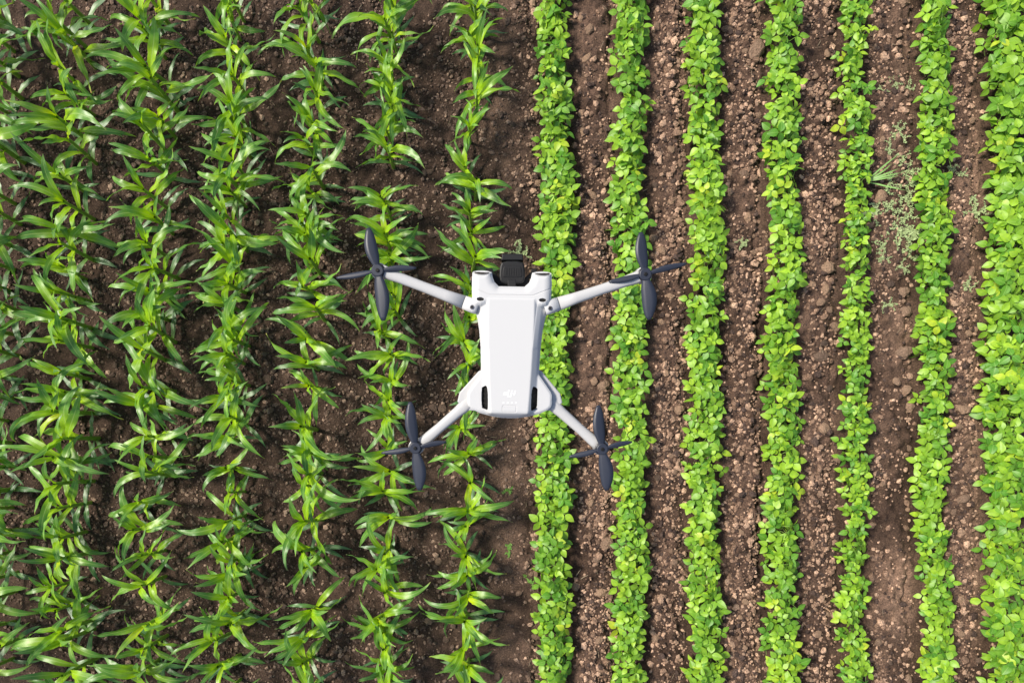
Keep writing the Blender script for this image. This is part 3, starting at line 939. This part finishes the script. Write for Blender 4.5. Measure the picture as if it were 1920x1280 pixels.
def prism(name, pts2, z0, z1, mat, parent, bevel=0.0, seg=2, smooth=True):
    bm = bmesh.new()
    vs = [bm.verts.new((p[0], p[1], z0)) for p in pts2]
    f = bm.faces.new(vs)
    if f.normal.z > 0 or sum((pts2[i][0] * pts2[(i + 1) % len(pts2)][1] - pts2[(i + 1) % len(pts2)][0] * pts2[i][1]) for i in range(len(pts2))) > 0:
        f.normal_flip()
    ret = bmesh.ops.extrude_face_region(bm, geom=[f])
    for v in [e for e in ret['geom'] if isinstance(e, bmesh.types.BMVert)]:
        v.co.z = z1
    bmesh.ops.recalc_face_normals(bm, faces=bm.faces)
    if bevel:
        ed = [e for e in bm.edges if all(abs(v.co.z - z1) < 1e-9 for v in e.verts)]
        bmesh.ops.bevel(bm, geom=ed, offset=bevel, segments=seg, affect='EDGES', profile=0.5)
    me = bpy.data.meshes.new(name); bm.to_mesh(me); bm.free()
    me.materials.append(mat)
    return link(name, me, parent)
def disc_pts(cx, cy, rx, ry, n_=28):
    return [(cx + rx * math.cos(2 * PI * i / n_), cy + ry * math.sin(2 * PI * i / n_)) for i in range(n_)]

for pts, dv in vents:
    cxm = pts[:, 0].mean(); cym = pts[:, 1].mean()
    fv = ventF[np.sign(allV[ventF[:, 0], 0]) == np.sign(cxm)]
    uv_, iv_ = np.unique(fv, return_inverse=True)
    v = link('vent', np_mesh('vent', allV[uv_], iv_.reshape(fv.shape), M_VENT, True), drone)
    sx = 1 if cxm > 0 else -1
    for k in range(5):
        yk = cym + (k - 2) * 4.2 * mm
        q = []
        for dx, dy in ((-2.3, -.3 - sx * .7), (2.3, -.3 + sx * .7), (2.3, .5 + sx * .7), (-2.3, .5 - sx * .7)):
            a, b_ = cxm + dx * mm, yk + dy * mm
            q.append((a, b_, zshell(a, b_)))
        vs = [(a, b_, z - .3 * mm) for a, b_, z in q] + [(a, b_, z + .7 * mm) for a, b_, z in q]
        mesh_obj('vent_slat', vs, [(4, 5, 6, 7), (0, 1, 5, 4), (1, 2, 6, 5), (2, 3, 7, 6), (3, 0, 4, 7)], M_BLACK, v, False)
for sd in (-1, 1):
    hx, hy = sym(900.5, 1017.5, 561.5); hx *= sd
    zz = zshell(hx, hy)
    prism('sensor_hole', disc_pts(hx, hy, 6.4 * S0, 3.1 * S0), zz - .5 * mm, zz + 1.4 * mm, M_VENT, drone)
# front vision sensor windows on the sloping ends of the two posts
for sd in (-1, 1):
    ex, ey = sym(903, 1017, 511.2); ex *= sd
    vs = []
    n_ = 28
    rimp, winp = [], []
    for i in range(n_):
        a = 2 * PI * i / n_
        rimp.append(Vector((ex + 16.5 * S0 * math.cos(a), ey + 3.7 * S0 * math.sin(a), -1.0 * mm - 9.0 * mm * (0.5 + 0.5 * math.sin(a)))))
    def ringdisc(name, rx, ry, lift, mat):
        vs = []
        for i in range(n_):
            a = 2 * PI * i / n_
            vs.append((ex + rx * S0 * math.cos(a), ey + ry * S0 * math.sin(a) + lift * .3, -0.9 * mm + lift - 6.0 * mm * (0.5 + 0.5 * math.sin(a))))
        m_ = len(vs)
        vs += [(x_, y_, z_ - 3 * mm) for x_, y_, z_ in vs]
        fs = [tuple(range(m_))] + [(i, m_ + i, m_ + (i + 1) % m_, (i + 1) % m_) for i in range(m_)]
        return mesh_obj(name, vs, fs, mat, drone, False)
    ringdisc('sensor_rim', 16.8, 4.3, 0.1 * mm, M_WHITE)
    ringdisc('sensor_window', 13.6, 2.9, 0.5 * mm, M_GLASS)

# logo, indicator dots, power button
def flat_on(name, polys, mat, t=0.12 * mm):
    bm = bmesh.new()
    for pl in polys:
        zz = sum(zshell(*p) for p in pl) / len(pl)
        lo = [bm.verts.new((p[0], p[1], zz - .3 * mm)) for p in pl]
        hi_ = [bm.verts.new((p[0], p[1], zz + t)) for p in pl]
        k = len(pl)
        bm.faces.new(hi_)
        for i in range(k):
            bm.faces.new((lo[i], lo[(i + 1) % k], hi_[(i + 1) % k], hi_[i]))
    bmesh.ops.recalc_face_normals(bm, faces=bm.faces)
    me = bpy.data.meshes.new(name); bm.to_mesh(me); bm.free(); me.materials.append(mat)
    return link(name, me, drone)
lc = loc(956.2, 737.3)
def LP(x_, y_):      # logo units: photo pixels, slanted
    return (lc.x + (x_ + 0.22 * y_) * S0, lc.y + y_ * S0)
def bar(x0, y0, x1, y1):
    return [LP(x0, y0), LP(x1, y0), LP(x1, y1), LP(x0, y1)]
flat_on('logo', [
    # d
    bar(-11.5, -3.4, -9.3, 2.2), bar(-9.3, -3.4, -4.6, -1.7), bar(-9.3, 0.5, -4.6, 2.2), bar(-4.6, -3.4, -2.2, 6.2),
    # j
    bar(1.6, -4.6, 4.0, 2.2), bar(-3.0, -6.6, 4.0, -4.6), bar(1.6, 3.6, 4.0, 5.6),
    # i
    bar(7.4, -3.4, 9.9, 2.2), bar(7.4, 3.6, 9.9, 5.6)], M_LOGO)
for k in range(4):
    p = loc(944.2 + k * 7.8, 754.5)
    flat_on('indicator_light', [disc_pts(p.x, p.y, 1.4 * S0, 1.4 * S0, 12)], M_LED)
pb = smooth_closed([(c_.x - 12 * S0, c_.y - 5.2 * S0), (c_.x + 12 * S0, c_.y - 5.2 * S0), (c_.x + 12 * S0, c_.y + 5.2 * S0), (c_.x - 12 * S0, c_.y + 5.2 * S0)], 0)
zb = [zshell(*p) for p in pb]
vs = [(p[0], p[1], z + .25 * mm) for p, z in zip(pb, zb)] + [(p[0], p[1], z - 1 * mm) for p, z in zip(pb, zb)]
mesh_obj('power_button', vs, [(0, 1, 2, 3), (0, 4, 5, 1), (1, 5, 6, 2), (2, 6, 7, 3), (3, 7, 4, 0)], M_WHITE, drone, False)

# --- arms
def limb(name, pts, mat, parent, nsec=16):
    """pts: list of (centre Vector, half width, half height); rounded section"""
    vs, fs = [], []
    for i, (c, w, h) in enumerate(pts):
        a = pts[max(i - 1, 0)][0]; b_ = pts[min(i + 1, len(pts) - 1)][0]
        t = (b_ - a).normalized()
        s_ = t.cross(Vector((0, 0, 1))).normalized(); up = s_.cross(t)
        for k in range(nsec):
            g_ = 2 * PI * k / nsec
            cx_, sx_ = math.cos(g_), math.sin(g_)
            e = 0.72
            q = c + s_ * (w * math.copysign(abs(cx_) ** e, cx_)) + up * (h * math.copysign(abs(sx_) ** e, sx_))
            vs.append(q)
    m_ = len(pts)
    for i in range(m_ - 1):
        for k in range(nsec):
            fs.append((i * nsec + k, i * nsec + (k + 1) % nsec, (i + 1) * nsec + (k + 1) % nsec, (i + 1) * nsec + k))
    fs.append(tuple(range(nsec - 1, -1, -1))); fs.append(tuple((m_ - 1) * nsec + k for k in range(nsec)))
    o = mesh_obj(name, vs, fs, mat, parent, True)
    return o
def cyl(bm, c, r, z0, z1, n_=28, bev=0.0, r_top=None):
    rs = [(r, z0)] + ([(r, z1 - bev), (r - bev * .35, z1 - bev * .35), (r - bev, z1)] if bev else [(r_top or r, z1)])
    rings = []
    for rr, z in rs:
        rings.append([bm.verts.new((c[0] + rr * math.cos(2 * PI * i / n_), c[1] + rr * math.sin(2 * PI * i / n_), z)) for i in range(n_)])
    for a, b_ in zip(rings[:-1], rings[1:]):
        for i in range(n_):
            bm.faces.new((a[i], a[(i + 1) % n_], b_[(i + 1) % n_], b_[i]))
    bm.faces.new(rings[-1]); bm.faces.new(rings[0][::-1])
def cyl_obj(name, c, r, z0, z1, mat, parent, bev=0.0, r_top=None):
    bm = bmesh.new(); cyl(bm, c, r, z0, z1, 28, bev, r_top)
    me = bpy.data.meshes.new(name); bm.to_mesh(me); bm.free(); me.materials.append(mat)
    return link(name, me, parent)

def blade(name, c, ang, length, chord, z, pitch, parent):
    """a twisted, rounded blade lying along ang from the hub"""
    n_ = 12; vs, fs = [], []
    d = Vector((math.cos(ang), math.sin(ang), 0)); s_ = Vector((-d.y, d.x, 0))
    for i in range(n_ + 1):
        t = i / n_
        ch = chord * (0.42 + 0.58 * math.sin(min(1, t / .45) * PI / 2)) * (1 - max(0, (t - .45) / .55) ** 2.4 * .72)
        pt = pitch * (1 - .55 * t)
        for v in (-1, -.4, .3, 1):
            lift = (1 - v * v) * .5 * mm
            off = v * ch * .5 + ch * .12 * math.sin(t * PI)
            p = Vector((c[0], c[1], z)) + d * (3 * mm + t * (length - 3 * mm)) + s_ * (off * math.cos(pt)) + Vector((0, 0, off * math.sin(pt) + lift - t * t * 1.0 * mm))
            vs.append(p)
    m_ = len(vs)
    vs += [p - Vector((0, 0, .55 * mm)) for p in vs]
    for i in range(n_):
        for j in range(3):
            a = i * 4 + j
            fs.append((a, a + 4, a + 5, a + 1)); fs.append((m_ + a, m_ + a + 1, m_ + a + 5, m_ + a + 4))
        fs.append((i * 4, m_ + i * 4, m_ + i * 4 + 4, i * 4 + 4)); fs.append((i * 4 + 3, i * 4 + 7, m_ + i * 4 + 7, m_ + i * 4 + 3))
    e = n_ * 4
    fs.append((e, m_ + e, m_ + e + 1, e + 1)); fs.append((e + 1, m_ + e + 1, m_ + e + 2, e + 2)); fs.append((e + 2, m_ + e + 2, m_ + e + 3, e + 3))
    return mesh_obj(name, vs, fs, M_PROP, parent, True)

def rotor(px, py, zm, up, dn, lf, rt):
    """motor pod, motor and two-bladed propeller plus an added slim pair for the spin blur; up, dn, lf, rt are photo pixels of the blade tips"""
    c = loc(px, py, zm)
    pod = cyl_obj('motor_pod', c, 15.2 * S0, zm - 11 * mm, zm - 1.0 * mm, M_ARM, drone, 1.4 * mm)
    cyl_obj('motor', c, 13.0 * S0, zm - 0.9 * mm, zm + 3.0 * mm, M_MOTOR, drone, .6 * mm)
    pr = bpy.data.objects.new('propeller', None); C.objects.link(pr); pr.parent = drone
    zb_ = zm + 4.6 * mm
    cyl_obj('hub', c, 11.2 * S0, zm + 3.1 * mm, zm + 6.0 * mm, M_PROP, pr, .8 * mm)
    cyl_obj('cap', c, 3.4 * S0, zm + 6.0 * mm, zm + 7.2 * mm, M_BLACK, pr, .4 * mm)
    for tip, ch in ((up, 23), (dn, 27), (lf, 11), (rt, 11)):  # lf and rt are added arms standing for the blur of the turning blades
        q = loc(tip[0], tip[1], zb_)
        dv = q - loc(px, py, zb_)
        blade('blade', c, math.atan2(dv.y, dv.x), dv.length, ch * S0, zb_, .22, pr)
    return c

ZF = -9 * mm
ZR = -17 * mm
def arm_front(sd, A, Bp, hub):
    a, b_ = loc(*A, ZF), loc(*hub, ZF)
    jt = a.lerp(b_, 0.11)
    limb('arm_joint', [(a.lerp(b_, -.04), 12.5 * S0, 6 * mm), (a, 13.5 * S0, 6 * mm), (jt - (b_ - a) * .003, 12.6 * S0, 5.8 * mm)], M_WHITE, drone)
    limb('arm', [(jt + (b_ - a) * .004, 12.4 * S0, 5.6 * mm), (a.lerp(b_, .3), 10.4 * S0, 5.2 * mm), (a.lerp(b_, .55), 9.4 * S0, 4.8 * mm), (a.lerp(b_, .8), 9.8 * S0, 4.8 * mm), (a.lerp(b_, .93), 11.4 * S0, 5 * mm), (b_, 12 * S0, 5 * mm)], M_ARM, drone)
    sc_ = loc(*Bp, ZF + 6.2 * mm)
    s_ = cyl_obj('screw', sc_, 4.0 * S0, ZF + 3 * mm, ZF + 6.6 * mm, M_STEEL, drone, .3 * mm)
    cyl_obj('screw_socket', sc_, 2.0 * S0, ZF + 6.6 * mm, ZF + 6.75 * mm, M_VENT, s_)
arm_front(-1, (889, 574), (885, 575.6), (713, 507))
arm_front(1, (1028, 576), (1031.6, 577.7), (1207, 516))
def arm_rear(A, hub, rootpts):
    a, b_ = loc(*A, ZR), loc(*hub, ZR)
    o = limb('arm', [(a, 13.4 * S0, 5.5 * mm), (a.lerp(b_, .22), 12 * S0, 5.3 * mm), (a.lerp(b_, .3), 10.6 * S0, 5.2 * mm), (a.lerp(b_, .62), 9.6 * S0, 5 * mm), (a.lerp(b_, .86), 10.8 * S0, 5 * mm), (b_, 12 * S0, 5 * mm)], M_ARM, drone)
    prism('arm_root', [loc(*p, ZR).xy for p in rootpts], ZR - 5 * mm, ZR + 4 * mm, M_ARM, drone, 1.2 * mm)
    return o
arm_rear((893, 742), (782, 838), [(905, 692), (897, 696), (862, 735), (858, 752), (872, 768), (905, 770)])
arm_rear((1018, 742), (1128, 840), [(1008, 692), (1016, 696), (1050, 737), (1054, 754), (1040, 768), (1008, 770)])
rotor(710, 508, ZF + 2 * mm, (692, 428), (720, 602), (632, 522), (782, 503))
rotor(1208, 515, ZF + 2 * mm, (1200, 436), (1216, 600), (1140, 529), (1286, 495))
rotor(780, 838, ZR + 4 * mm, (770, 752), (788, 918), (716, 848), (838, 827))
rotor(1128, 840, ZR + 4 * mm, (1121, 758), (1137, 918), (1066, 855), (1184, 827))

# --- gimbal
ZG = -10 * mm
def gp(pts, z): return [loc(a, b_, z).xy for a, b_ in pts]
mount = prism('gimbal_mount', gp([(926, 548), (926, 522), (912, 519), (911, 503.5), (923, 503.5), (926, 512), (936, 521), (984, 521), (994, 512), (997, 504), (1007, 504), (1007, 519), (992, 522), (992, 548)], -20 * mm), -26 * mm, -18 * mm, M_BLACK, drone, .6 * mm)
gim = bpy.data.objects.new('gimbal_camera', None); C.objects.link(gim); gim.parent = drone
house = prism('camera_housing', gp(smooth_closed([(941.5, 489), (980.5, 489), (984, 500), (984.8, 524), (978, 532), (943, 532), (935.8, 524), (936.8, 500)], 1), ZG), -32 * mm, ZG, M_GIMB, gim, 1.4 * mm)
prism('lens_hood', gp([(941.5, 475.2), (980, 475.2), (981.5, 487.6), (939.8, 487.6)], ZG), -30 * mm, ZG - 1.0 * mm, M_GIMB, gim, .8 * mm)
prism('housing_cover', gp(smooth_closed([(947, 498.5), (974, 498.5), (977.2, 501.5), (979, 517), (976, 520), (945, 520), (942, 517), (943.8, 501.5)], 1), ZG), ZG - 1 * mm, ZG + .55 * mm, M_GIMB, gim, .35 * mm)
for k in range(9):
    xk = 947.5 + k * 3.2
    prism('rib', gp([(xk, 503), (xk + 1.3, 503), (xk + 1.3, 517), (xk, 517)], ZG), ZG + .3 * mm, ZG + .95 * mm, M_GIMB, gim, .15 * mm)
prism('gimbal_neck', gp([(952, 524), (967.5, 524), (967.5, 540), (952, 540)], ZG), -24 * mm, ZG + .5 * mm, M_GIMB, gim, .5 * mm)

print('objects', len(bpy.data.objects))
